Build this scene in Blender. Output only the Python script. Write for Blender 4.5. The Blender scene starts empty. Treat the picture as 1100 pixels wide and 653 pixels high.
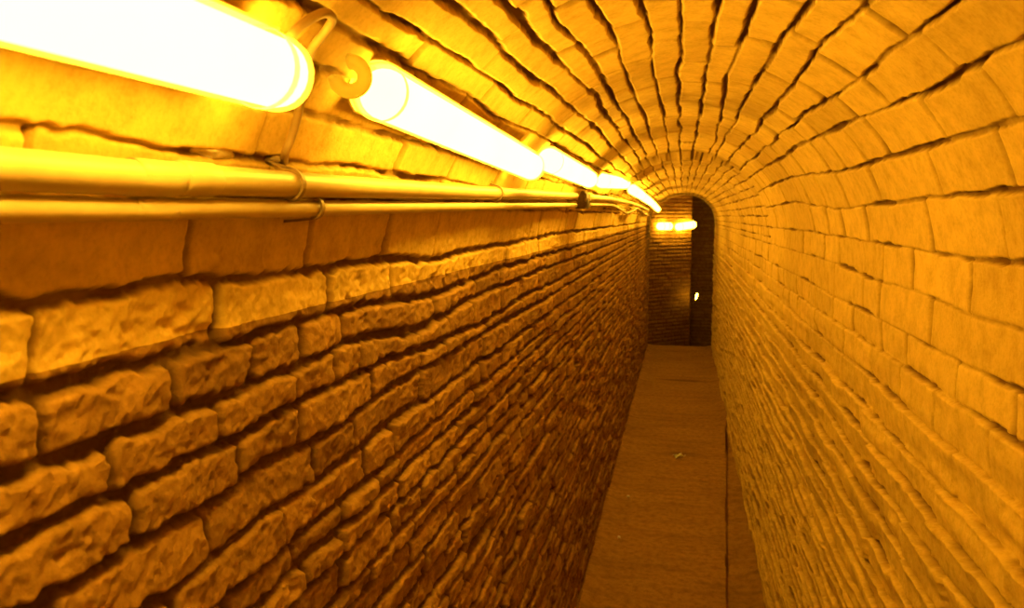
import bpy, bmesh, math, random
import numpy as np
from mathutils import Vector, Matrix

random.seed(7)
rng = np.random.default_rng(11)
scene = bpy.context.scene
COL = scene.collection

# ------------------------------------------------------------------ camera
W, H = 1100.0, 653.0
F = 850.0
VPX, VPY = 733.0, 232.0
X = 0.40            # half width of the passage
EYE = 1.665         # camera height
ZS = EYE - 0.10     # springing line of the vault
PI = math.pi

pitch = math.atan((H / 2 - VPY) / F)
yaw = math.atan((VPX - W / 2) / F * math.cos(pitch))
cam_d = bpy.data.cameras.new('camera')
cam = bpy.data.objects.new('camera', cam_d)
COL.objects.link(cam)
cam_d.sensor_width = 36.0
cam_d.lens = 36.0 * F / W
cam_d.clip_start = 0.02
cam.location = (0, 0, EYE)
cam.rotation_euler = (PI / 2 - pitch, 0, yaw)
scene.camera = cam
cam_d.dof.use_dof = True
cam_d.dof.focus_distance = 1.3
cam_d.dof.aperture_fstop = 12.0
CR = cam.rotation_euler.to_matrix()


def ray(px, py):
    return CR @ Vector(((px - W / 2) / F, -(py - H / 2) / F, -1.0))


def hit_x(px, py, x):
    d = ray(px, py)
    return Vector((0, 0, EYE)) + d * (x / d.x)


def hit_y(px, py, y):
    d = ray(px, py)
    return Vector((0, 0, EYE)) + d * (y / d.y)


def hit_z(px, py, z):
    d = ray(px, py)
    return Vector((0, 0, EYE)) + d * ((z - EYE) / d.z)


def hit_shell(px, py):
    """meet the passage lining: returns (s, y), s running from the left foot over the vault to the right foot"""
    d = ray(px, py)
    c = EYE - ZS
    a = d.x ** 2 + d.z ** 2
    b = 2 * c * d.z
    k = c * c - X * X
    t = (-b + math.sqrt(b * b - 4 * a * k)) / (2 * a)
    z = c + d.z * t
    if z >= 0:
        th = math.atan2(z, -d.x * t)      # 0 at left springing, pi at right
        return ZS + th * X, d.y * t
    t = (X if d.x > 0 else -X) / d.x
    z = EYE + d.z * t
    if d.x < 0:
        return z, d.y * t
    return ZS + PI * X + (ZS - z), d.y * t


# ------------------------------------------------------------------ noise
def _hash(ix, iy, seed):
    h = (ix.astype(np.int64) * 374761393 + iy.astype(np.int64) * 668265263 + seed * 974634777) & 0x7fffffff
    h = ((h ^ (h >> 13)) * 1274126177) & 0x7fffffff
    h = (h ^ (h >> 16)) & 0xffff
    return h.astype(np.float32) / 65535.0


def vnoise(x, y, seed=0):
    x = np.asarray(x, np.float32); y = np.asarray(y, np.float32)
    ix = np.floor(x); iy = np.floor(y)
    fx = x - ix; fy = y - iy
    ix = ix.astype(np.int64); iy = iy.astype(np.int64)
    fx = fx * fx * (3 - 2 * fx); fy = fy * fy * (3 - 2 * fy)
    a = _hash(ix, iy, seed); b = _hash(ix + 1, iy, seed)
    c = _hash(ix, iy + 1, seed); d = _hash(ix + 1, iy + 1, seed)
    return (a + (b - a) * fx + (c - a) * fy + (a - b - c + d) * fx * fy) * 2 - 1


def fbm(x, y, octs, seed=0, gain=0.55):
    out = 0; amp = 1.0; tot = 0
    for o in range(octs):
        out = out + amp * vnoise(x * 2 ** o + 17.3 * o, y * 2 ** o - 9.1 * o, seed + o * 13)
        tot += amp; amp *= gain
    return out / tot


def sstep(e0, e1, v):
    t = np.clip((v - e0) / (e1 - e0), 0, 1)
    return t * t * (3 - 2 * t)


# ------------------------------------------------------------------ object helpers
def link(o, parent=None):
    COL.objects.link(o)
    if parent is not None:
        o.parent = parent
    return o


def tag(o, label=None, cat=None, group=None, kind=None):
    if label: o['label'] = label
    if cat: o['category'] = cat
    if group: o['group'] = group
    if kind: o['kind'] = kind
    return o


def empty(name, loc):
    o = bpy.data.objects.new(name, None)
    o.empty_display_size = 0.05
    o.location = loc
    return link(o)


def obj_from_bm(name, bm, mat, parent=None, smooth=True):
    bmesh.ops.recalc_face_normals(bm, faces=bm.faces)
    me = bpy.data.meshes.new(name)
    bm.to_mesh(me); bm.free()
    if smooth:
        me.polygons.foreach_set('use_smooth', [True] * len(me.polygons))
    me.materials.append(mat)
    o = bpy.data.objects.new(name, me)
    return link(o, parent)


def grid_object(name, P, mat, attrs=None, flip=False):
    """P: (n, m, 3) array -> one continuous mesh"""
    n, m = P.shape[:2]
    idx = np.arange(n * m).reshape(n, m)
    q = np.stack([idx[:-1, :-1], idx[1:, :-1], idx[1:, 1:], idx[:-1, 1:]], -1).reshape(-1, 4)
    if flip:
        q = q[:, ::-1]
    me = bpy.data.meshes.new(name)
    me.vertices.add(n * m)
    me.vertices.foreach_set('co', P.reshape(-1).astype(np.float32))
    nf = len(q)
    me.loops.add(nf * 4)
    me.loops.foreach_set('vertex_index', q.reshape(-1).astype(np.int32))
    me.polygons.add(nf)
    me.polygons.foreach_set('loop_start', np.arange(0, nf * 4, 4, dtype=np.int32))
    me.polygons.foreach_set('loop_total', np.full(nf, 4, np.int32))
    me.polygons.foreach_set('use_smooth', np.ones(nf, bool))
    me.update(calc_edges=True)
    me.validate()
    for k, v in (attrs or {}).items():
        a = me.attributes.new(k, 'FLOAT', 'POINT')
        a.data.foreach_set('value', v.reshape(-1).astype(np.float32))
    me.materials.append(mat)
    o = bpy.data.objects.new(name, me)
    return link(o)


def frame_at(t, up=Vector((0, 0, 1))):
    t = t.normalized()
    if abs(t.dot(up)) > 0.98:
        up = Vector((1, 0, 0))
    a = t.cross(up).normalized()
    return a, a.cross(t).normalized()


def add_tube(bm, pts, radii, seg=20, cap=True):
    rings = []
    pts = [Vector(p) for p in pts]
    if not hasattr(radii, '__len__'):
        radii = [radii] * len(pts)
    for i, p in enumerate(pts):
        t = pts[min(i + 1, len(pts) - 1)] - pts[max(i - 1, 0)]
        a, b = frame_at(t)
        rings.append([bm.verts.new(p + (a * math.cos(2 * PI * k / seg) + b * math.sin(2 * PI * k / seg)) * radii[i]) for k in range(seg)])
    for r0, r1 in zip(rings, rings[1:]):
        for k in range(seg):
            bm.faces.new((r0[k], r0[(k + 1) % seg], r1[(k + 1) % seg], r1[k]))
    if cap:
        bm.faces.new(rings[0][::-1]); bm.faces.new(rings[-1])
    return rings


def smooth_path(pts, n=8):
    """Catmull-Rom through points"""
    pts = [Vector(p) for p in pts]
    P = [pts[0] * 2 - pts[1]] + pts + [pts[-1] * 2 - pts[-2]]
    out = []
    for i in range(1, len(P) - 2):
        for k in range(n):
            t = k / n
            out.append(0.5 * ((2 * P[i]) + (P[i + 1] - P[i - 1]) * t + (2 * P[i - 1] - 5 * P[i] + 4 * P[i + 1] - P[i + 2]) * t * t
                              + (3 * P[i] - P[i - 1] - 3 * P[i + 1] + P[i + 2]) * t ** 3))
    out.append(pts[-1])
    return out


# ------------------------------------------------------------------ materials
def new_mat(name):
    m = bpy.data.materials.new(name)
    m.use_nodes = True
    nt = m.node_tree
    nt.nodes.clear()
    out = nt.nodes.new('ShaderNodeOutputMaterial')
    return m, nt, out


def principled(nt, out, rough=0.85, spec=0.2):
    b = nt.nodes.new('ShaderNodeBsdfPrincipled')
    b.inputs['Roughness'].default_value = rough
    b.inputs['Specular IOR Level'].default_value = spec
    nt.links.new(b.outputs[0], out.inputs['Surface'])
    return b


def noise_node(nt, scale, detail=6, rough=0.6):
    tc = nt.nodes.new('ShaderNodeTexCoord')
    n = nt.nodes.new('ShaderNodeTexNoise')
    n.inputs['Scale'].default_value = scale
    n.inputs['Detail'].default_value = detail
    n.inputs['Roughness'].default_value = rough
    nt.links.new(tc.outputs['Object'], n.inputs['Vector'])
    return n


def ramp(nt, src, stops):
    r = nt.nodes.new('ShaderNodeValToRGB')
    els = r.color_ramp.elements
    while len(els) < len(stops):
        els.new(0.5)
    for e, (p, c) in zip(els, stops):
        e.position = p; e.color = (*c, 1)
    nt.links.new(src, r.inputs[0])
    return r


def mix(nt, fac, a, b, mode='MIX'):
    m = nt.nodes.new('ShaderNodeMix')
    m.data_type = 'RGBA'; m.blend_type = mode
    if isinstance(fac, float): m.inputs[0].default_value = fac
    else: nt.links.new(fac, m.inputs[0])
    for sock, v in ((m.inputs[6], a), (m.inputs[7], b)):
        if isinstance(v, tuple): sock.default_value = (*v, 1)
        else: nt.links.new(v, sock)
    return m.outputs[2]


def bump(nt, h, bsdf, dist, strength=0.6):
    b = nt.nodes.new('ShaderNodeBump')
    b.inputs['Strength'].default_value = strength
    b.inputs['Distance'].default_value = dist
    nt.links.new(h, b.inputs['Height'])
    nt.links.new(b.outputs[0], bsdf.inputs['Normal'])


def brick_material(name, lo, hi, mortar, bumpd=0.003, grain=0.8, pale=None):
    m, nt, out = new_mat(name)
    b = principled(nt, out, 0.9, 0.12)
    ta = nt.nodes.new('ShaderNodeAttribute'); ta.attribute_name = 'tone'
    ja = nt.nodes.new('ShaderNodeAttribute'); ja.attribute_name = 'joint'
    da = nt.nodes.new('ShaderNodeAttribute'); da.attribute_name = 'dirt'
    base = mix(nt, ta.outputs['Fac'], lo, hi)
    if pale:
        # cleaner, paler bricks towards the vault; shadow under the pipes painted darker
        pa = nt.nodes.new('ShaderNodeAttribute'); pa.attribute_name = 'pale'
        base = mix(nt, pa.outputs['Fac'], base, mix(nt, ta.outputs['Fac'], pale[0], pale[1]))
    n1 = noise_node(nt, 28, 8, 0.65)
    r1 = ramp(nt, n1.outputs['Fac'], [(0.3, (0.62, 0.58, 0.52)), (0.55, (1, 1, 1)), (0.75, (1.12, 1.12, 1.1))])
    base = mix(nt, min(1.0, grain + 0.15), base, r1.outputs[0], 'MULTIPLY')
    n2 = noise_node(nt, 160, 5, 0.7)
    r2 = ramp(nt, n2.outputs['Fac'], [(0.32, (0.7, 0.66, 0.6)), (0.5, (1, 1, 1)), (0.72, (1.15, 1.15, 1.15))])
    base = mix(nt, grain, base, r2.outputs[0], 'MULTIPLY')
    base = mix(nt, da.outputs['Fac'], base, (0.16, 0.085, 0.03))
    base = mix(nt, ja.outputs['Fac'], base, mortar)
    nt.links.new(base, b.inputs['Base Color'])
    n3 = noise_node(nt, 260, 6, 0.7)
    bump(nt, n3.outputs['Fac'], b, bumpd, 0.7)
    return m


def simple_material(name, col, rough=0.5, spec=0.4, nscale=40, amount=0.25, bumpd=0.0, metallic=0.0):
    m, nt, out = new_mat(name)
    b = principled(nt, out, rough, spec)
    b.inputs['Metallic'].default_value = metallic
    n = noise_node(nt, nscale, 6, 0.6)
    dark = tuple(c * (1 - amount * 1.6) for c in col)
    r = ramp(nt, n.outputs['Fac'], [(0.3, dark), (0.6, col)])
    nt.links.new(r.outputs[0], b.inputs['Base Color'])
    if bumpd:
        bump(nt, n.outputs['Fac'], b, bumpd)
    return m


LAMP_COL = (1.0, 0.53, 0.029)
LAMP_STR = 36.5


def glow_material(name, col, strength):
    m, nt, out = new_mat(name)
    e = nt.nodes.new('ShaderNodeEmission')
    e.inputs['Strength'].default_value = strength
    n = noise_node(nt, 6, 2, 0.5)
    r = ramp(nt, n.outputs['Fac'], [(0.3, tuple(c * 0.94 for c in col)), (0.7, col)])
    nt.links.new(r.outputs[0], e.inputs['Color'])
    nt.links.new(e.outputs[0], out.inputs['Surface'])
    return m


M_tube = glow_material('lamp_tube_glow', LAMP_COL, LAMP_STR)
M_spark = glow_material('small_lamp_glow', LAMP_COL, 60.0)


def shell_material():
    """frosted plastic sleeve round the lamp"""
    m, nt, out = new_mat('lamp_sleeve')
    tr = nt.nodes.new('ShaderNodeBsdfTransparent')
    tr.inputs['Color'].default_value = (1, 1, 1, 1)
    tl = nt.nodes.new('ShaderNodeBsdfTranslucent')
    n = noise_node(nt, 30, 3, 0.5)
    r = ramp(nt, n.outputs['Fac'], [(0.3, (0.85, 0.8, 0.6)), (0.7, (0.9, 0.86, 0.7))])
    nt.links.new(r.outputs[0], tl.inputs['Color'])
    mx = nt.nodes.new('ShaderNodeMixShader')
    mx.inputs[0].default_value = 0.16
    nt.links.new(tr.outputs[0], mx.inputs[1]); nt.links.new(tl.outputs[0], mx.inputs[2])
    nt.links.new(mx.outputs[0], out.inputs['Surface'])
    return m


def cap_material():
    m, nt, out = new_mat('lamp_cap_plastic')
    d = nt.nodes.new('ShaderNodeBsdfDiffuse')
    tl = nt.nodes.new('ShaderNodeBsdfTranslucent')
    n = noise_node(nt, 30, 3, 0.5)
    r = ramp(nt, n.outputs['Fac'], [(0.3, (0.75, 0.7, 0.4)), (0.7, (0.85, 0.8, 0.5))])
    nt.links.new(r.outputs[0], tl.inputs['Color']); nt.links.new(r.outputs[0], d.inputs['Color'])
    mx = nt.nodes.new('ShaderNodeMixShader')
    mx.inputs[0].default_value = 0.75
    nt.links.new(d.outputs[0], mx.inputs[1]); nt.links.new(tl.outputs[0], mx.inputs[2])
    nt.links.new(mx.outputs[0], out.inputs['Surface'])
    return m


M_sleeve = shell_material()
M_cap = cap_material()
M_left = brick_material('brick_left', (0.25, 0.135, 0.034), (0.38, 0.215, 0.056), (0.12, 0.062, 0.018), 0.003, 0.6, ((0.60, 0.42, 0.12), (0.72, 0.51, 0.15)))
M_right = brick_material('brick_right', (0.60, 0.42, 0.12), (0.72, 0.51, 0.15), (0.15, 0.075, 0.02), 0.0016, 0.45)
M_vault = brick_material('brick_vault', (0.60, 0.42, 0.12), (0.72, 0.51, 0.15), (0.15, 0.075, 0.02), 0.0016, 0.45)
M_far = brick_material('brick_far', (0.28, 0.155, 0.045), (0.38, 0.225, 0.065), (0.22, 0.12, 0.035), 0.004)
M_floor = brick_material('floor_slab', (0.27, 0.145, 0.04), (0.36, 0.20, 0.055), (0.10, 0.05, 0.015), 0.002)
M_pipe = simple_material('conduit_plastic', (0.52, 0.40, 0.22), 0.40, 0.5, 25, 0.10)
M_cable = simple_material('cable_sheath', (0.40, 0.27, 0.13), 0.5, 0.35, 60, 0.12)
M_shield = simple_material('shield_enamel', (0.55, 0.42, 0.22), 0.5, 0.3, 30, 0.1)
M_clip = simple_material('clip_metal', (0.30, 0.20, 0.10), 0.5, 0.4, 80, 0.25)
M_box = simple_material('box_plastic', (0.14, 0.08, 0.04), 0.6, 0.3, 60, 0.25)
M_paper = simple_material('paper', (0.95, 0.93, 0.88), 0.9, 0.1, 90, 0.12)
M_stone = simple_material('pale_stone', (0.70, 0.62, 0.50), 0.9, 0.1, 90, 0.2, 0.002)

# ------------------------------------------------------------------ brick lining of the passage
S_VL, S_VR = ZS, ZS + PI * X
S_END = ZS * 2 + PI * X

left_lines = [
    [(0, 326), (26, 330), (100, 322), (193, 305), (264, 299), (345, 291), (393, 281), (422, 280), (465, 280), (500, 272), (545, 262), (613, 249)],
    [(0, 430), (42, 420), (113, 406), (180, 388), (235, 373), (313, 351), (345, 338), (380, 328), (422, 322), (462, 318), (491, 309), (545, 285), (600, 270)],
    [(0, 512), (64, 491), (119, 475), (180, 449), (225, 430), (277, 413), (325, 391), (367, 370), (393, 362), (446, 357), (478, 339), (504, 322), (565, 296)],
    [(0, 586), (42, 574), (80, 552), (125, 535), (161, 515), (225, 488), (239, 478), (306, 444), (338, 426), (387, 402), (425, 383), (516, 350), (555, 323)],
    [(35, 652), (96, 620), (145, 585), (206, 556), (229, 544), (277, 507), (329, 478), (374, 451), (393, 436), (450, 400)],
    [(164, 649), (209, 620), (250, 588), (280, 559), (329, 528), (374, 497), (409, 465)],
]
left_heads = [      # for the courses above line 0, 1, 2 ... : pixel of each head joint
    [(203, 275), (333, 262), (415, 258), (467, 255), (570, 245)],
    [(38, 375), (238, 335), (354, 310), (422, 300), (545, 274), (563, 266)],
    [(48, 440), (190, 415), (275, 388), (327, 370), (369, 350), (446, 340)],
    [(122, 500), (236, 455), (318, 415), (360, 397), (388, 385), (452, 362)],
    [(143, 555), (258, 500), (325, 460), (400, 415)],
    [(226, 570), (341, 500), (381, 470)],
]
vault_lines = [
    [(0, 130), (100, 143), (190, 160)],
    [(327, 122), (352, 131), (400, 142), (467, 160)],
    [(428, 68), (483, 93), (534, 125), (573, 142)],
    [(406, 6), (454, 42), (496, 66), (518, 82), (570, 114), (612, 142)],
    [(473, 3), (509, 29), (560, 74), (589, 93), (630, 129)],
    [(538, 0), (576, 42), (618, 84), (639, 103), (648, 122)],
    [(586, 0), (600, 26), (629, 55), (645, 80)],
    [(638, 0), (650, 25), (668, 65)],
    [(688, 0), (696, 30), (702, 75)],
    [(731, 10), (731, 40), (728, 100)],
    [(772, 0), (766, 40), (755, 95)],
    [(808, 10), (802, 35), (780, 85), (770, 150)],
    [(869, 0), (850, 30), (790, 130)],
    [(921, 13), (885, 45), (850, 96)],
    [(1024, 0), (950, 58), (885, 113), (850, 135)],
    [(1100, 47), (1060, 66), (988, 100), (924, 129), (850, 161)],
    [(1098, 132), (1017, 151), (970, 166), (898, 187), (850, 190)],
    [(1100, 206), (1040, 212), (982, 216), (901, 224), (853, 217)],
    [(1100, 284), (1043, 279), (982, 268), (937, 260), (880, 250)],
    [(1100, 354), (1046, 340), (982, 311), (937, 300), (890, 280)],
]
vault_heads = {     # right-hand courses, keyed by the line below in the list order (course after that line)
    14: [(898, 106), (908, 119)], 13: [(873, 98)],
    15: [(1003, 126), (945, 150)],
    16: [(904, 200), (940, 198), (1008, 190), (1088, 192)],
    17: [(906, 241), (932, 243), (1000, 248), (1081, 246)],
    18: [(948, 281), (980, 290), (1043, 311)],
    7: [(672, 28), (690, 66)], 9: [(750, 24), (743, 66)],
}


def trace(line):
    a = sorted((hit_shell(*p)[::-1] for p in line))
    return np.array([q[0] for q in a]), np.array([q[1] for q in a])


def wobble(seed, amp):
    ys = np.arange(-2.0, 12.0, 0.06)
    return ys, amp * fbm(ys * 2.2, np.full_like(ys, seed * 3.7), 3, 5)


lines = []      # list of functions y -> s, ordered
heads = []      # head joints of the course that follows line k


def traced_fn(line, seed, amp=0.004):
    yy, ss = trace(line)
    # pull the ends gently to the mean so the course stays level away from the traced stretch
    mean = ss.mean()
    yy = np.concatenate([[yy[0] - 1.5], yy, [yy[-1] * 1.6 + 0.4]])
    ss = np.concatenate([[mean], ss, [ss[-3:].mean()]])
    wy, ws = wobble(seed, amp)
    fade = 1.0
    tab = np.interp(wy, yy, ss)
    return wy, tab + ws * np.where((wy > yy[1]) & (wy < yy[-2]), 0.25, fade)


def level_fn(s, seed, amp=0.005):
    wy, ws = wobble(seed, amp)
    return wy, s + ws


def rand_heads(mean, spread):
    out = [-1.6 + random.random() * mean]
    while out[-1] < 11:
        out.append(out[-1] + mean * (1 + spread * (random.random() * 2 - 1)))
    return out


def merge_heads(px, mean, spread):
    ys = sorted(hit_shell(*p)[1] for p in px)
    lo, hi = ys[0], ys[-1]
    out = list(ys)
    y = lo
    while y > -1.6:
        y -= mean * (1 + spread * (random.random() * 2 - 1)); out.append(y)
    y = hi
    while y < 11:
        y += mean * (1 + spread * (random.random() * 2 - 1)); out.append(y)
    return sorted(out)


# left wall from the floor up to the traced courses
tl = [traced_fn(l, 100 + i) for i, l in enumerate(left_lines)]
s6 = float(np.mean(trace(left_lines[5])[1]))
s = -0.01
seq = []
while s < s6 - 0.05:
    seq.append(s); s += random.choice([0.034, 0.038, 0.044, 0.050])
scale = (s6 - 0.046) / max(seq[-1], 1e-3)
for i, v in enumerate(seq):
    lines.append(level_fn(v * scale, i, 0.006)); heads.append(rand_heads(0.17, 0.5))
N_LEFT_LOW = len(lines)
for i in range(5, -1, -1):
    lines.append(tl[i]); heads.append(merge_heads(left_heads[i], 0.20, 0.45))
# course carrying the pipes
yv, sv = trace(left_lines[0])
lines.append(level_fn(hit_shell(0, 200)[0], 61, 0.002)); heads.append(rand_heads(0.25, 0.3))
N_V0 = len(lines)
for i, l in enumerate(vault_lines):
    lines.append(traced_fn(l, 200 + i, 0.003))
    heads.append(merge_heads(vault_heads[i], 0.27, 0.4) if i in vault_heads else rand_heads(0.29, 0.5))
    if i == 1:      # one more joint behind the lamps
        a, b = traced_fn(vault_lines[1], 1), traced_fn(vault_lines[2], 2)
        lines.append((a[0], (a[1] + b[1]) / 2)); heads.append(rand_heads(0.23, 0.4))
N_R0 = len(lines)
s = float(np.mean(trace(vault_lines[-1])[1]))
th = 0.074
while s < S_END - 0.05:
    s += th * (0.88 + 0.24 * random.random())
    th = max(0.042, th * 0.965)
    lines.append(level_fn(s, 300 + len(lines), 0.006)); heads.append(rand_heads(0.2, 0.45))

# keep the joints ordered
YT = lines[0][0]
tabs = [l[1].copy() for l in lines]
for k in range(1, len(tabs)):
    tabs[k] = np.maximum(tabs[k], tabs[k - 1] + 0.020)


def lining(Sg, Yg, tabs, heads, sw):
    """displacement of the brick face. returns height, tone, joint, dirt"""
    shp = Sg.shape
    sv = Sg.ravel(); yv = Yg.ravel()
    right = sstep(S_VR - 0.25, S_VR + 0.05, sv)
    left = 1 - sstep(S_VL - 0.02, S_VL + 0.16, sv)
    rough = 0.55 + 0.9 * left
    vlt = (1 - left) * (1 - right)
    ws = sv + (rough + 0.45 * vlt) * (0.0035 * fbm(yv * 22, sv * 22, 3, 31) + (0.0016 + 0.0010 * left) * fbm(yv * 90, sv * 90, 2, 37))
    ws = ws + vlt * 0.0055 * vnoise(yv * 4.5, sv * 11, 83)
    wy = yv + rough * (0.004 * fbm(yv * 20, sv * 20, 3, 41) + 0.0018 * fbm(yv * 95, sv * 95, 2, 47))
    lo = np.full(sv.shape, -9.0, np.float32); hi = np.full(sv.shape, 99.0, np.float32)
    idx = np.full(sv.shape, -1, np.int32)
    for k, t in enumerate(tabs):
        b = np.interp(wy, YT, t).astype(np.float32)
        above = ws >= b
        lo = np.where(above, b, lo)
        idx = np.where(above, k, idx)
        hi = np.where(~above & (hi > 90), b, hi)
    d_s = np.minimum(ws - lo, hi - ws)
    side = np.where((hi - ws) < (ws - lo), 1.0, -1.0)
    d_y = np.full(sv.shape, 9.0, np.float32)
    bid = np.zeros(sv.shape, np.int64)
    ym = np.zeros(sv.shape, np.float32)
    for k in range(-1, len(tabs)):
        m = idx == k
        if not m.any():
            continue
        hj = np.asarray(heads[k])
        q = wy[m]
        j = np.clip(np.searchsorted(hj, q), 1, len(hj) - 1)
        d_y[m] = np.minimum(np.abs(q - hj[j - 1]), np.abs(hj[j] - q))
        bid[m] = j + (k + 3) * 1000
        ym[m] = (q - (hj[j] + hj[j - 1]) / 2) / np.maximum(hj[j] - hj[j - 1], 0.01)
    r1 = _hash(bid, bid * 0 + 3, 5); r2 = _hash(bid, bid * 0 + 7, 9); r3 = _hash(bid, bid * 0 + 11, 21); r4 = _hash(bid, bid * 0 + 1, 33)
    sm = (ws - (lo + hi) / 2) / np.maximum(hi - lo, 0.01)
    # joint width and depth vary along the wall: tight and nearly flush in places, open in others
    vary = 0.5 + 0.5 * fbm(yv * 6.5, sv * 11, 3, 71) + 0.25 * fbm(yv * 25, sv * 25, 2, 73)
    vault = (1 - left) * (1 - right)
    jw = left * (0.0012 + 0.0030 * vary) + vault * (0.0003 + 0.0030 * sstep(0.35, 1.0, vary)) + right * (0.0004 + 0.0040 * sstep(0.45, 0.9, vary))
    jh = jw * 0.7 * left + (1 - left) * (0.0008 + (0.0046 + 0.0034 * vault) * sstep(0.15, 0.8, r4) * (1 - 0.8 * sstep(S_VR + 0.05, S_VR + 0.3, sv))) * np.clip(yv / 1.2, 0.6, 1.6)
    rad_s = 0.0036 + 0.0030 * left
    d_lo = ws - lo - (0.0020 + 0.001 * left + 0.003 * vault) * r2 * r2
    d_hi = hi - ws - (0.0020 + 0.001 * left + 0.003 * vault) * r3 * r3
    d_s = np.minimum(d_lo, d_hi)
    d_y = d_y - 0.0012 * r1
    a = np.clip(1 - (d_s - jw) / rad_s, 0, None)
    b = np.clip(1 - (d_y - jh) / (rad_s * 0.9), 0, None)
    cmb = np.sqrt(a * a + b * b)
    depth = (1 - left) * 0.006 * sstep(0.5, 1.0, b) + left * (0.008 + 0.007 * vary) + vault * (0.004 + 0.008 * sstep(0.25, 0.8, vary)) + right * (0.0028 + 0.009 * sstep(0.4, 0.85, vary))
    depth = depth + right * sstep(S_VR + 0.1, S_VR + 0.4, sv) * 0.006
    low_right = sstep(S_VR + 0.08, S_VR + 0.32, sv)
    b = b * (1 - 0.75 * low_right); cmb = np.sqrt(a * a + b * b)
    low_left = 1 - sstep(S_VL - 0.55, S_VL - 0.25, sv)
    prof = -depth * sstep(0.25, 1.15, cmb)
    face = (r1 - 0.5) * (0.004 + 0.004 * left + 0.006 * low_left) + sm * (r2 - 0.5) * (0.005 + 0.004 * left + 0.004 * low_left) + ym * (r3 - 0.5) * (0.006 + 0.004 * left)
    face = face + low_right * ((r1 - 0.5) * 0.008 + vnoise(yv * 4, sv * 40, 29) * 0.005 + (sm) * -0.012)
    surf = 0.0042 * fbm(yv * 34, sv * 34, 4, 91, 0.68) * (0.22 + 0.95 * left + 0.4 * low_left + 0.75 * low_right) + 0.003 * fbm(yv * 7, sv * 7, 2, 97) + 0.0016 * left * fbm(yv * 150, sv * 150, 2, 98)
    # spalled edges and holes on the left
    sp = sstep(0.30, 0.62, fbm(yv * 16, sv * 24, 4, 55, 0.6)) * left
    hgt = prof + face * (1 - sstep(0.3, 1.2, cmb)) + surf - 0.006 * sp
    joint = sstep(0.45, 1.05, cmb) * (left + vault * (0.55 + 0.45 * sstep(0.3, 0.6, vary)) + right * (0.35 + 0.65 * sstep(0.35, 0.7, vary)))
    joint = np.maximum(joint, sstep(0.5, 0.95, b) * (1 - left) * sstep(0.1, 0.5, r4))
    tone = np.clip(0.15 + 0.85 * r4 + 0.25 * fbm(yv * 3, sv * 3, 2, 66), 0, 1)
    # the smooth course behind the pipes
    return [v.reshape(shp) for v in (hgt, tone, joint, left, right)]


def y_samples():
    ys = list(np.arange(-1.5, 0.15, 0.02))
    y = 0.15
    while y < 10.30:
        ys.append(y)
        y += max(0.0019, 0.0034 * y)
    ys.append(10.30)
    return np.array(ys)


YS = y_samples()
# far half of the vault: narrower, regular ring bricks
Y_STEP = 3.85
far_tabs, far_heads = [], []
s = S_VL - 0.02
seed = 700
k = 0
for t in tabs[:N_V0]:
    far_tabs.append(t); far_heads.append(heads[k]); k += 1
s = S_VL + 0.02
while s < S_VR:
    far_tabs.append(level_fn(s, seed, 0.003)[1]); far_heads.append(rand_heads(0.125, 0.35)); seed += 1
    s += 0.044 + 0.012 * random.random()
for j in range(N_R0, len(tabs)):
    far_tabs.append(tabs[j]); far_heads.append(heads[j])
for j in range(1, len(far_tabs)):
    far_tabs[j] = np.maximum(far_tabs[j], far_tabs[j - 1] + 0.018)


def shell_points(Sg, Yg, h):
    """surface point for (s, y) pushed inward by h"""
    th = np.clip((Sg - ZS) / X, 0, PI)
    x = -X * np.cos(th); z = ZS + X * np.sin(th)
    nx = np.cos(th); nz = -np.sin(th)
    low_l = Sg < S_VL; low_r = Sg > S_VR
    z = np.where(low_l, Sg, z); z = np.where(low_r, ZS - (Sg - S_VR), z)
    return np.stack([x + nx * h, Yg, z + nz * h], -1)


def step_height(Sg, Yg):
    th = (Sg - ZS) / X
    amt = 0.032 * sstep(0.66, 0.95, th) * (1 - sstep(1.5, 2.3, th)) + 0.010 * sstep(1.2, 1.6, th) * (1 - sstep(2.2, 2.7, th))
    edge = Y_STEP + 0.015 * fbm(Sg * 14, Sg * 0 + 2, 2, 8)
    return amt * sstep(-0.004, 0.004, Yg - edge)


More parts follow.
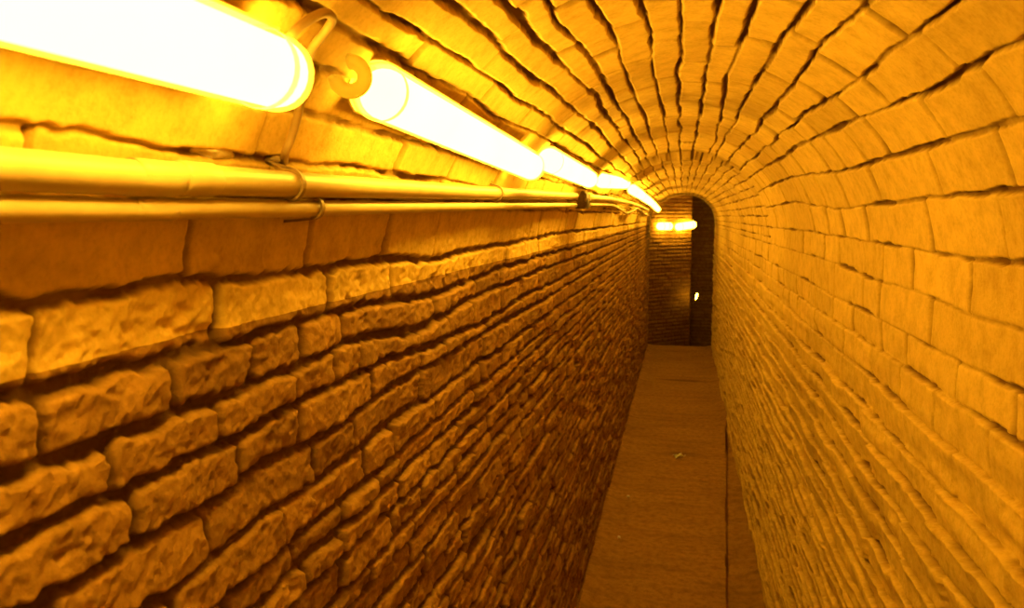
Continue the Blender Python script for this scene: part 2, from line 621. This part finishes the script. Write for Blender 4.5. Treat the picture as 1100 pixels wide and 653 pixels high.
def build_lining():
    ns = {'wall_left': np.arange(-0.02, S_VL + 0.0001, 0.0031)}
    sl = np.concatenate([np.linspace(-0.03, 1.0, 330)[:-1], np.linspace(1.0, S_VL, 270)])
    sv = np.linspace(S_VL, S_VR, 600)
    sr = np.linspace(S_VR, S_END + 0.03, 520)
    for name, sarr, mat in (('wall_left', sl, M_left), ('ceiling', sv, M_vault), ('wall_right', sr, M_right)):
        Yg, Sg = np.meshgrid(YS, sarr, indexing='ij')
        hA = lining(Sg, Yg, tabs, heads, None)
        if name == 'ceiling':
            hB = lining(Sg, Yg, far_tabs, far_heads, None)
            far = Yg > Y_STEP
            th = (Sg - ZS) / X
            hA = [np.where(far, b, a) for a, b in zip(hA, hB)]
        hgt, tone, joint, left, right = hA
        hgt = hgt + step_height(Sg, Yg)
        th = (Sg - ZS) / X
        soot_shade = np.zeros_like(Sg)
        if name == 'ceiling':
            band = np.exp(-((Yg - 2.12 - 0.10 * fbm(Sg * 5, Sg * 0, 2, 3)) / 0.16) ** 2) * (1 - sstep(1.9, 2.5, th)) * sstep(0.55, 0.9, th)
            band = band + 0.9 * np.exp(-((Yg - Y_STEP + 0.05) / 0.09) ** 2) * (1 - sstep(2.0, 2.5, th))  # shade in the crease before the vault step, put into the colour
            soot_shade = np.clip(band, 0, 1) * (0.45 + 0.4 * fbm(Yg * 14, Sg * 14, 3, 23))
        soot_shade = np.clip(soot_shade + 0.35 * sstep(0.15, 0.6, fbm(Yg * 4, Sg * 6, 4, 77)) * (0.3 + 0.7 * left), 0, 0.85)
        P = shell_points(Sg, Yg, hgt)
        o = grid_object(name, P, mat, {'tone': tone, 'joint': joint, 'dirt': soot_shade, 'pale': sstep(S_VL + 0.07, S_VL + 0.22, Sg + 0.03 * fbm(Yg * 8, Sg * 12, 2, 15))}, flip=False)  # pale starts high, so the pipes' shadow band is painted in
        tag(o, kind='structure')


build_lining()

# ------------------------------------------------------------------ floor
def build_floor():
    xs = np.linspace(-X - 0.05, X + 0.05, 260)
    ys = np.concatenate([np.arange(-1.5, 2.6, 0.05), np.arange(2.6, 10.32, 0.0105)])
    Yg, Xg = np.meshgrid(ys, xs, indexing='ij')
    edge = np.interp(Yg, [-2, 3.0, 6.6, 7.4, 11], [0.19, 0.205, 0.395, 0.46, 0.46]) + 0.004 * fbm(Yg * 6, Yg * 0, 3, 3)
    low = sstep(-0.003, 0.006, Xg - edge)
    z = 0.004 * fbm(Yg * 3, Xg * 3, 3, 5) + 0.0025 * fbm(Yg * 26, Xg * 2.0, 3, 15) + 0.0012 * fbm(Yg * 40, Xg * 40, 2, 25)
    grooves = sstep(0.52, 0.75, fbm(Yg * 9, Xg * 1.1, 3, 44))
    z = z - 0.005 * grooves * (1 - low)
    z = z - low * (0.028 + 0.010 * fbm(Yg * 9, Xg * 16, 3, 8))
    pit = np.exp(-((Yg - 3.17) / 0.045) ** 2) * low * sstep(0.0, 0.02, Xg - edge) * (1 - sstep(0.32, 0.36, Xg))
    slit = ((Xg - edge > -0.008) & (Xg - edge < 0.012)) * (np.exp(-((Yg - 6.0) / 0.35) ** 4) + 0.5 * (fbm(Yg * 5, Yg * 0, 2, 61) > 0.45))
    z = z - 0.05 * pit - 0.03 * np.clip(slit, 0, 1)
    # dirt banked against the wall feet
    z = z + 0.03 * sstep(X - 0.09, X, np.abs(Xg)) * (0.6 + 0.4 * fbm(Yg * 5, Xg, 2, 9))
    tone = np.clip(0.5 + 0.6 * fbm(Yg * 5, Xg * 3, 4, 12), 0, 1)
    joint = np.clip(0.75 * grooves * (1 - low) + 0.9 * np.clip(slit, 0, 1) + 0.9 * pit, 0, 1)
    dirt = np.clip(0.4 * sstep(0.0, 0.6, fbm(Yg * 22, Xg * 2.2, 4, 19)) + 0.15 * low, 0, 0.8)
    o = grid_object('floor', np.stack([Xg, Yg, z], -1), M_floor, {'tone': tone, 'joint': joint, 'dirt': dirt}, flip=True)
    tag(o, kind='structure')
    # worn nosing where the floor ends and the steps beyond begin
    bm = bmesh.new()
    bmesh.ops.create_cube(bm, size=1)
    for v in bm.verts:
        v.co = Vector((v.co.x * 0.88, 10.345 + v.co.y * 0.09, -0.26 + v.co.z * 0.50))
    bmesh.ops.bevel(bm, geom=bm.edges[:], offset=0.012, segments=3, affect='EDGES')
    tag(obj_from_bm('trim_1', bm, M_floor), kind='structure')


build_floor()

# ------------------------------------------------------------------ the bend beyond the end of the straight passage
def plane_bricks(name, p0, p1, z0, z1, mat, course=0.05, brick=0.18, top=None, seed=0, amp=1.0):
    """a brick wall standing from p0 to p1 (plan), heightfield along its normal"""
    p0 = np.array(p0, float); p1 = np.array(p1, float)
    L = np.hypot(*(p1 - p0)); d = (p1 - p0) / L; nrm = np.array([d[1], -d[0]])
    u = np.linspace(0, L, max(12, int(L / 0.008))); v = np.linspace(z0, z1, max(12, int((z1 - z0) / 0.008)))
    U, V = np.meshgrid(u, v, indexing='ij')
    wu = U + 0.006 * fbm(U * 18, V * 18, 3, seed); wv = V + 0.006 * fbm(U * 6, V * 18, 3, seed + 1)
    row = np.floor(wv / course)
    off = _hash(row.astype(np.int64), row.astype(np.int64) * 0, seed) * brick
    cu = (wu + off) / brick
    cell = np.floor(cu)
    ds = np.minimum(wv / course - row, 1 - (wv / course - row)) * course
    du = np.minimum(cu - cell, 1 - (cu - cell)) * brick
    dj = np.minimum(ds, du)
    face = sstep(0.002, 0.010, dj)
    r = _hash(cell.astype(np.int64), row.astype(np.int64), seed + 5)
    h = amp * (0.012 * (face - 1) + 0.010 * (r - 0.5) * face + 0.004 * fbm(U * 30, V * 30, 3, seed + 3))
    P = np.stack([p0[0] + d[0] * U + nrm[0] * h, p0[1] + d[1] * U + nrm[1] * h, V], -1)
    return tag(grid_object(name, P, mat, {'tone': _hash(cell.astype(np.int64), row.astype(np.int64), seed + 9), 'joint': 1 - face, 'dirt': 0.4 * sstep(0, 0.5, fbm(U * 5, V * 5, 3, seed + 7))}), kind='structure')


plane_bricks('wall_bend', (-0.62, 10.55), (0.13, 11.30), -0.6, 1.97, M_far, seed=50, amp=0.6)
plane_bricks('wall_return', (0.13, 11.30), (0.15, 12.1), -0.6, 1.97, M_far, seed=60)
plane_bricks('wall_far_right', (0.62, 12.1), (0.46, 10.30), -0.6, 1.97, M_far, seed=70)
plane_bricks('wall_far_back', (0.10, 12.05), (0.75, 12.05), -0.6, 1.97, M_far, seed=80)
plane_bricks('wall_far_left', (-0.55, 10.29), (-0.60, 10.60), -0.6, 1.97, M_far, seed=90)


def far_vault():
    ths = np.linspace(0, PI, 160); ys = np.linspace(10.29, 12.15, 200)
    Yg, T = np.meshgrid(ys, ths, indexing='ij')
    Rv = 0.44
    row = np.floor(T * Rv / 0.05); fr = T * Rv / 0.05 - row
    cu = Yg / 0.16 + _hash(row.astype(np.int64), row.astype(np.int64) * 0, 4); cell = np.floor(cu); fu = cu - cell
    dj = np.minimum(np.minimum(fr, 1 - fr) * 0.05, np.minimum(fu, 1 - fu) * 0.16)
    face = sstep(0.002, 0.012, dj)
    h = 0.012 * (face - 1) + 0.004 * fbm(Yg * 25, T * 10, 3, 8)
    r = Rv - h
    xc = np.interp(Yg, [10.3, 11.2, 14.5], [0.0, 0.06, 0.2])
    P = np.stack([xc - r * 1.06 * np.cos(T), Yg, ZS - 0.03 + r * 0.93 * np.sin(T)], -1)
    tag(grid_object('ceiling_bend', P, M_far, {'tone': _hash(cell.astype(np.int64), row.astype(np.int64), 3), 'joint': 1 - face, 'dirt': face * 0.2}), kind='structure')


far_vault()


def lower_floor():
    bm = bmesh.new()
    # a flight of three steps down and the lower landing, one slab
    prof = [(10.38, -0.17), (10.66, -0.17), (10.66, -0.34), (10.94, -0.34), (10.94, -0.51), (12.2, -0.51), (12.2, -0.62), (10.38, -0.62)]
    a = [bm.verts.new((-0.66, y, z)) for y, z in prof]
    b = [bm.verts.new((0.72, y, z)) for y, z in prof]
    n = len(prof)
    for i in range(n):
        bm.faces.new((a[i], a[(i + 1) % n], b[(i + 1) % n], b[i]))
    bm.faces.new(a[::-1]); bm.faces.new(b)
    tag(obj_from_bm('floor_steps', bm, M_floor, smooth=False), kind='structure')


lower_floor()

# ------------------------------------------------------------------ lamps
def add_rounded_tube(bm, p, q, r, seg=24):
    p = Vector(p); q = Vector(q); t = (q - p).normalized()
    pts, rad = [], []
    for k in range(7):
        a = PI / 2 * k / 6
        pts.append(p + t * (r - r * math.cos(a)) * 0.8); rad.append(max(0.0015, r * math.sin(a)))
    for k in range(1, 8):
        pts.append(p + (q - p) * (0.1 + 0.8 * k / 8)); rad.append(r)
    for k in range(7):
        a = PI / 2 * (1 - k / 6)
        pts.append(q - t * (r - r * math.cos(a)) * 0.8); rad.append(max(0.0015, r * math.sin(a)))
    add_tube(bm, pts, rad, seg)


def c_ring(bm, c, axis, ro, ri, length, gap0, gap1, seg=36):
    """a thick open collar round the axis with a mouth from gap0 to gap1 (angles)"""
    axis = axis.normalized()
    a, b = frame_at(axis)
    ring = []
    n = seg
    for k in range(n + 1):
        ang = gap1 + (2 * PI - (gap1 - gap0)) * k / n
        d = a * math.cos(ang) + b * math.sin(ang)
        sec = []
        rm = (ro + ri) / 2; rr = (ro - ri) / 2
        for j in range(12):
            f = 2 * PI * j / 12
            taper = 1.0 if 0 < k < n else 0.55
            sec.append(bm.verts.new(c + d * (rm + rr * taper * math.cos(f)) + axis * (length / 2 * taper * math.sin(f))))
        ring.append(sec)
    for s0, s1 in zip(ring, ring[1:]):
        for j in range(12):
            bm.faces.new((s0[j], s0[(j + 1) % 12], s1[(j + 1) % 12], s1[j]))
    bm.faces.new(ring[0][::-1]); bm.faces.new(ring[-1])


def make_lamp(p, q, r, label, open_end=False, anchor=None, shield=True, group='tube lamps along the left wall'):
    p = Vector(p); q = Vector(q)
    base = (p + q) / 2
    root = empty('tube_lamp', base)
    tag(root, label, 'lamp', group)
    P, Q = p - base, q - base
    t = (Q - P).normalized()
    bm = bmesh.new()
    add_rounded_tube(bm, P + t * (0.035 if open_end else 0.006), Q - t * 0.006, r * 0.90)
    obj_from_bm('glowing_tube', bm, M_tube, root)
    bm = bmesh.new()
    add_rounded_tube(bm, P + t * (0.022 if open_end else 0.0), Q, r, 28)
    obj_from_bm('sleeve', bm, M_sleeve, root)
    for e, sgn in ((P, 1), (Q, -1)):
        bm = bmesh.new()
        c0 = e + t * sgn * r * 1.6
        add_tube(bm, [c0 - t * 0.004, c0 - t * 0.003, c0 + t * 0.003, c0 + t * 0.004], [r * 1.005, r * 1.015, r * 1.015, r * 1.005], 28, cap=False)
        obj_from_bm('end_cap', bm, M_cap, root)
    if open_end:
        # open hook on the near end
        bm = bmesh.new()
        hc = hit_x(376, 82, base.x + 0.004) - base
        c_ring(bm, hc, Vector((-0.39, 0.92, 0.05)), 0.0200, 0.0062, 0.016, PI * 0.58, PI * 0.98)
        obj_from_bm('hook', bm, M_cap, root)
    if anchor is not None and shield:
        # added shield behind the sleeve, keeps lamp light off the near wall
        out = (anchor(base) - base); out = (out - t * out.dot(t)).normalized()
        sd = t.cross(out).normalized()
        bm = bmesh.new()
        rows = []
        for e in (P + t * r * 1.2, Q - t * r * 1.2):
            inner, outer = [], []
            for k in range(17):
                f = (k / 16 - 0.5) * math.radians(SHIELD_ARC)
                d = out * math.cos(f) + sd * math.sin(f)
                inner.append(bm.verts.new(e + d * r * 1.04)); outer.append(bm.verts.new(e + d * r * 1.11))
            rows.append(inner + outer[::-1])
        n = len(rows[0])
        for k in range(n):
            bm.faces.new((rows[0][k], rows[0][(k + 1) % n], rows[1][(k + 1) % n], rows[1][k]))
        bm.faces.new(rows[0][::-1]); bm.faces.new(rows[1])
        obj_from_bm('light_shield', bm, M_shield, root, smooth=False)
    # wall clips that hold the sleeve off the brickwork
    if anchor is not None:
        for f in (0.2, 0.8):
            c = P + (Q - P) * f
            world = c + base
            tgt = anchor(world) - base
            c = c + t * 0.0
            bm = bmesh.new()
            add_tube(bm, [c + (tgt - c).normalized() * r * 0.98, tgt], [0.006, 0.009], 10)
            obj_from_bm('wall_clip', bm, M_clip, root)
    return root


def to_lining(w):
    """nearest point of the lining sideways from w"""
    dz = w.z - ZS
    if dz <= 0:
        return Vector((-X - 0.004, w.y, w.z))
    d = Vector((w.x, dz))
    d = d.normalized() * (X + 0.004)
    return Vector((d.x, w.y, ZS + d.y))


SHIELD_ARC = 150
LX = -0.300
t1 = hit_x(313, 84, LX)
tube_px = [
    ((390, 90), (573, 180), 0.0285, 'second nearest glowing tube lamp, with an open hook on its near end', True),
    ((588, 171), (634, 193), 0.0295, 'third nearest glowing tube lamp, just beyond the longest white one', False),
    ((646, 194), (672, 197), 0.030, 'short looking glowing tube lamp, fourth nearest, above the dark pipe clamp', False),
    ((679.5, 203.5), (689.5, 210), 0.030, 'fifth nearest glowing tube lamp, first of the run that curves down', False),
    ((692, 212), (699.5, 217.5), 0.030, 'sixth nearest glowing tube lamp, in the middle of the curving run', False),
    ((702, 219.5), (707, 225), 0.030, 'farthest glowing tube lamp on the left wall, next to the arched opening', False),
]
make_lamp((t1.x, t1.y - 1.35, t1.z - 0.010), t1, 0.0285, 'nearest and largest glowing tube lamp, cut off by the left picture edge', False, to_lining)
lamp_ends = [t1]
for (a, b, r, lab, oe) in tube_px:
    lx = LX if a[0] < 660 else -0.268
    p = hit_x(*a, lx); q = hit_x(*b, lx)
    if q.y > 10.0:
        q = hit_y(*b, 10.0)
    print('lamp', [round(v, 3) for v in p], [round(v, 3) for v in q])
    make_lamp(p, q, r, lab, oe, to_lining)
    lamp_ends.append(p)

# two short lamps on the wall at the bend
for (a, b, lab) in (((706, 243), (722, 243), 'left one of two short glowing lamps on the wall beyond the arch'),
                    ((726, 244), (747, 241), 'right one of two short glowing lamps on the wall beyond the arch')):
    def on_bend(px, py):
        # plane a little in front of the bend wall
        d = ray(px, py)
        n = Vector((1, -1, 0)).normalized()
        p0 = Vector((-0.62, 10.55, 0)) + n * 0.055
        o = Vector((0, 0, EYE))
        return o + d * ((p0 - o).dot(n) / d.dot(n))
    p, q = on_bend(*a), on_bend(*b)
    print('bend lamp', p, q)
    make_lamp(p, q, 0.055, lab, False, lambda w: w + Vector((-0.048, 0.048, 0)), False, 'lamps at the bend')

# small lamp low in the dark gap
g = hit_y(748, 318, 11.15)
root = empty('small_lamp', g)
tag(root, 'tiny bright light low in the dark gap beyond the arch', 'lamp')
bm = bmesh.new(); add_rounded_tube(bm, (-0.008, 0, -0.046), (0.012, 0, 0.040), 0.012, 12); obj_from_bm('bulb', bm, M_spark, root)
bm = bmesh.new(); add_tube(bm, [(-0.011, 0, -0.046), (-0.016, 0, -0.09), (-0.045, 0.06, -0.115)], [0.012, 0.011, 0.009], 12); obj_from_bm('holder', bm, M_clip, root)

# ------------------------------------------------------------------ conduits along the left wall
def pipe_path(pts, x):
    return [hit_x(px, py, x) for px, py in pts]


PXU, PXL = -0.357, -0.362
up = pipe_path([(0, 181), (150, 189), (310, 198), (460, 204.5), (533, 207.5), (618, 210.5)], PXU)
zu = sum(p.z for p in up) / len(up)
print('upper', [(round(p.y, 2), round(p.z, 3)) for p in up])
lo = pipe_path([(0, 224), (150, 224), (310, 224), (450, 222.5), (533, 221.5), (618, 220.5)], PXL)
print('lower', [(round(p.y, 2), round(p.z, 3)) for p in lo])
up_far = pipe_path([(632, 212), (660, 214.5), (682, 219.5), (696, 225)], PXU)
lo_far = pipe_path([(632, 220), (658, 221), (668, 226), (673, 229), (679, 227), (685, 224), (692, 229), (697, 231)], PXL)
print('up_far', [(round(p.y, 2), round(p.z, 3)) for p in up_far])
print('lo_far', [(round(p.y, 2), round(p.z, 3)) for p in lo_far])


def conduit(name, pts, r, mat, label, cat, back=True, couplings=()):
    root = empty(name, pts[0])
    b = Vector(pts[0])
    tag(root, label, cat)
    path = [Vector(p) - b for p in pts]
    if back:
        path = [Vector((path[0].x, path[0].y - 1.6, path[0].z))] + path
    bm = bmesh.new()
    add_tube(bm, smooth_path(path, 10), r, 20)
    obj_from_bm('run', bm, mat, root)
    for (y0, w, rr) in couplings:
        # a sleeve joint
        for i in range(len(path) - 1):
            if path[i].y <= y0 - b.y <= path[i + 1].y:
                f = (y0 - b.y - path[i].y) / (path[i + 1].y - path[i].y)
                c = path[i].lerp(path[i + 1], f)
                t = (path[i + 1] - path[i]).normalized()
                bm = bmesh.new()
                add_tube(bm, [c - t * w, c - t * w * 0.85, c + t * w * 0.85, c + t * w], [r * 1.02, rr, rr, r * 1.02], 20)
                obj_from_bm('coupling', bm, mat, root)
                break
    return root


conduit('conduit', up, 0.0120, M_pipe, 'upper thicker conduit along the near left wall, under the tube lamps', 'pipe', True, [(0.535, 0.022, 0.0132)])
conduit('conduit', lo, 0.0080, M_pipe, 'lower thinner conduit along the near left wall, below the thicker one', 'pipe')
conduit('conduit', up_far, 0.0125, M_pipe, 'upper conduit on the left wall beyond the dark clamp', 'pipe', False)
conduit('cable', lo_far, 0.0075, M_cable, 'wavy pale cable sagging on the left wall beyond the dark clamp', 'cable', False)


def saddle(name, c, r, label, w=0.006, tie=False):
    """strap that wraps over one conduit and is fixed to the brickwork"""
    root = empty(name, c)
    tag(root, label, 'clip', 'conduit clips on the left wall')
    bm = bmesh.new()
    prof = [(-0.034, 0.016 + r), (-0.014, r + 0.010), (-0.006, r + 0.0025)]
    n = 12
    arc = [(math.sin(PI * k / n) * (r + 0.002) * 1.0, math.cos(PI * k / n) * (r + 0.002)) for k in range(n + 1)]
    prof = prof[:1] + [(-0.012, r + 0.006)] + arc + [(-0.012, -r - 0.003), (-0.034, -0.005 - r)]
    pts = [Vector((x, 0, z)) for x, z in prof]
    rings = []
    for i, p in enumerate(pts):
        t = (pts[min(i + 1, len(pts) - 1)] - pts[max(i - 1, 0)]).normalized()
        nn = Vector((0, 1, 0)).cross(t).normalized()
        h = 0.0013
        rings.append([bm.verts.new(p + Vector((0, sy * w, 0)) + nn * sn * h) for sy, sn in ((-1, -1), (1, -1), (1, 1), (-1, 1))])
    for r0, r1 in zip(rings, rings[1:]):
        for k in range(4):
            bm.faces.new((r0[k], r0[(k + 1) % 4], r1[(k + 1) % 4], r1[k]))
    bm.faces.new(rings[0][::-1]); bm.faces.new(rings[-1])
    obj_from_bm('strap', bm, M_clip, root, smooth=False)
    bm = bmesh.new()
    add_tube(bm, [(-0.036, 0, r + 0.011), (-0.008, 0, r + 0.011)], [0.0035, 0.0028], 10)
    obj_from_bm('screw', bm, M_clip, root)
    return root


cu = hit_x(311, 198, PXU); saddle('pipe_clip', cu, 0.0125, 'clip strapped round the upper conduit below the gap between the two nearest lamps', 0.003)
cl = hit_x(336, 223, PXL); saddle('pipe_clip', cl, 0.0090, 'clip strapped round the lower conduit just right of the upper clip', 0.003)
cm = hit_x(533, 207.5, PXU); saddle('pipe_clip', cm, 0.0125, 'small clip on the upper conduit below the far end of the longest lamp', 0.006)

# dark clamp block where both conduits stop and start again
c = hit_x(625, 215, -0.365)
root = empty('pipe_clamp', c)
tag(root, 'dark clamp block gripping both conduits on the left wall', 'clamp')
bm = bmesh.new(); bmesh.ops.create_cube(bm, size=1)
for v in bm.verts: v.co = Vector((v.co.x * 0.042, v.co.y * 0.20, v.co.z * 0.062))
bmesh.ops.bevel(bm, geom=bm.edges[:], offset=0.006, segments=2, affect='EDGES')
obj_from_bm('body', bm, M_box, root)
for sy in (-1, 1):
    bm = bmesh.new(); add_tube(bm, [(0.018, sy * 0.07, 0.0), (0.026, sy * 0.07, 0.0)], [0.008, 0.007], 12); obj_from_bm('bolt', bm, M_clip, root)

# lump of mortar stuck above the upper conduit
c = hit_x(222, 163, -0.385)
bm = bmesh.new(); bmesh.ops.create_icosphere(bm, subdivisions=4, radius=1)
for v in bm.verts:
    n = vnoise(np.array([v.co.x * 2.3 + v.co.z]), np.array([v.co.y * 2.3 - v.co.z]), 4)[0]
    v.co = Vector((v.co.x * 0.016, v.co.y * 0.036, v.co.z * 0.0085)) * (1 + 0.35 * float(n))
o = obj_from_bm('mortar_lump', bm, M_stone); o.location = c
tag(o, 'pale lump of mortar stuck to the wall just above the upper conduit', 'mortar lump')

# looped lead between the two nearest lamps
def off_lining(px, py, h):
    d = ray(px, py); c = EYE - ZS; R_ = X - h
    a = d.x ** 2 + d.z ** 2; b_ = 2 * c * d.z; k_ = c * c - R_ * R_
    t = (-b_ + math.sqrt(b_ * b_ - 4 * a * k_)) / (2 * a)
    return Vector((0, 0, EYE)) + d * t


pl = [off_lining(309, 47, 0.030), off_lining(312, 40, 0.030), off_lining(320, 30, 0.028), off_lining(334, 20, 0.026), off_lining(349, 14, 0.024), off_lining(357, 20, 0.022), off_lining(351, 32, 0.020),
      off_lining(340, 46, 0.018), off_lining(332, 60, 0.016), off_lining(328, 85, 0.014), off_lining(322, 115, 0.012), off_lining(314, 145, 0.012), off_lining(306, 166, 0.010), hit_x(306, 178, -0.394)]
b = pl[0].copy()
bm = bmesh.new(); add_tube(bm, smooth_path([p - b for p in pl], 8), 0.0038, 12)
o = obj_from_bm('cable', bm, M_cable); o.location = b
tag(o, 'thin looped lead between the two nearest lamps, hanging down to the conduit', 'cable')

# ------------------------------------------------------------------ litter on the floor
c = hit_z(729, 490, 0.006)
bm = bmesh.new()
n = 8
vs = [[bm.verts.new(((i / n - 0.5) * 0.045, (j / n - 0.5) * 0.10 + 0.01 * math.sin(i), 0.006 + 0.010 * math.sin(i * 0.9 + j * 0.7) + 0.006 * math.cos(j * 1.3))) for j in range(n + 1)] for i in range(n + 1)]
for i in range(n):
    for j in range(n):
        bm.faces.new((vs[i][j], vs[i + 1][j], vs[i + 1][j + 1], vs[i][j + 1]))
bmesh.ops.solidify(bm, geom=bm.faces[:], thickness=0.0012)
o = obj_from_bm('paper_scrap', bm, M_paper); o.location = c; o.rotation_euler = (0, 0, -0.5)
tag(o, 'small crumpled pale paper scrap in the middle of the passage floor', 'paper scrap')
for (px, py, r, lab) in ((675, 533, 0.010, 'pale pebble by the left wall, the farther of the two'), (665, 577, 0.009, 'pale pebble by the left wall, the nearer of the two')):
    c = hit_z(px, py, 0.004)
    bm = bmesh.new(); bmesh.ops.create_icosphere(bm, subdivisions=3, radius=1)
    for v in bm.verts:
        nn = float(vnoise(np.array([v.co.x * 2 + px]), np.array([v.co.y * 2 + v.co.z]), 3)[0])
        v.co = Vector((v.co.x * r, v.co.y * r * 1.3, v.co.z * r * 0.7)) * (1 + 0.3 * nn)
    o = obj_from_bm('pebble', bm, M_stone); o.location = c
    tag(o, lab, 'pebble', 'pebbles on the floor')

# ------------------------------------------------------------------ world and view
w = bpy.data.worlds.new('world'); scene.world = w
w.use_nodes = True
w.node_tree.nodes['Background'].inputs[0].default_value = (0, 0, 0, 1)
w.node_tree.nodes['Background'].inputs[1].default_value = 0.0
scene.view_settings.view_transform = 'Standard'
scene.view_settings.look = 'None'
scene.view_settings.gamma = 1.0
scene.view_settings.use_curve_mapping = False
scene.view_settings.exposure = 0.0
scene.cycles.use_denoising = True
scene.cycles.max_bounces = 8
scene.cycles.diffuse_bounces = 5
scene.cycles.transparent_max_bounces = 16
scene.cycles.sample_clamp_indirect = 20
scene.cycles.caustics_reflective = False
scene.cycles.caustics_refractive = False
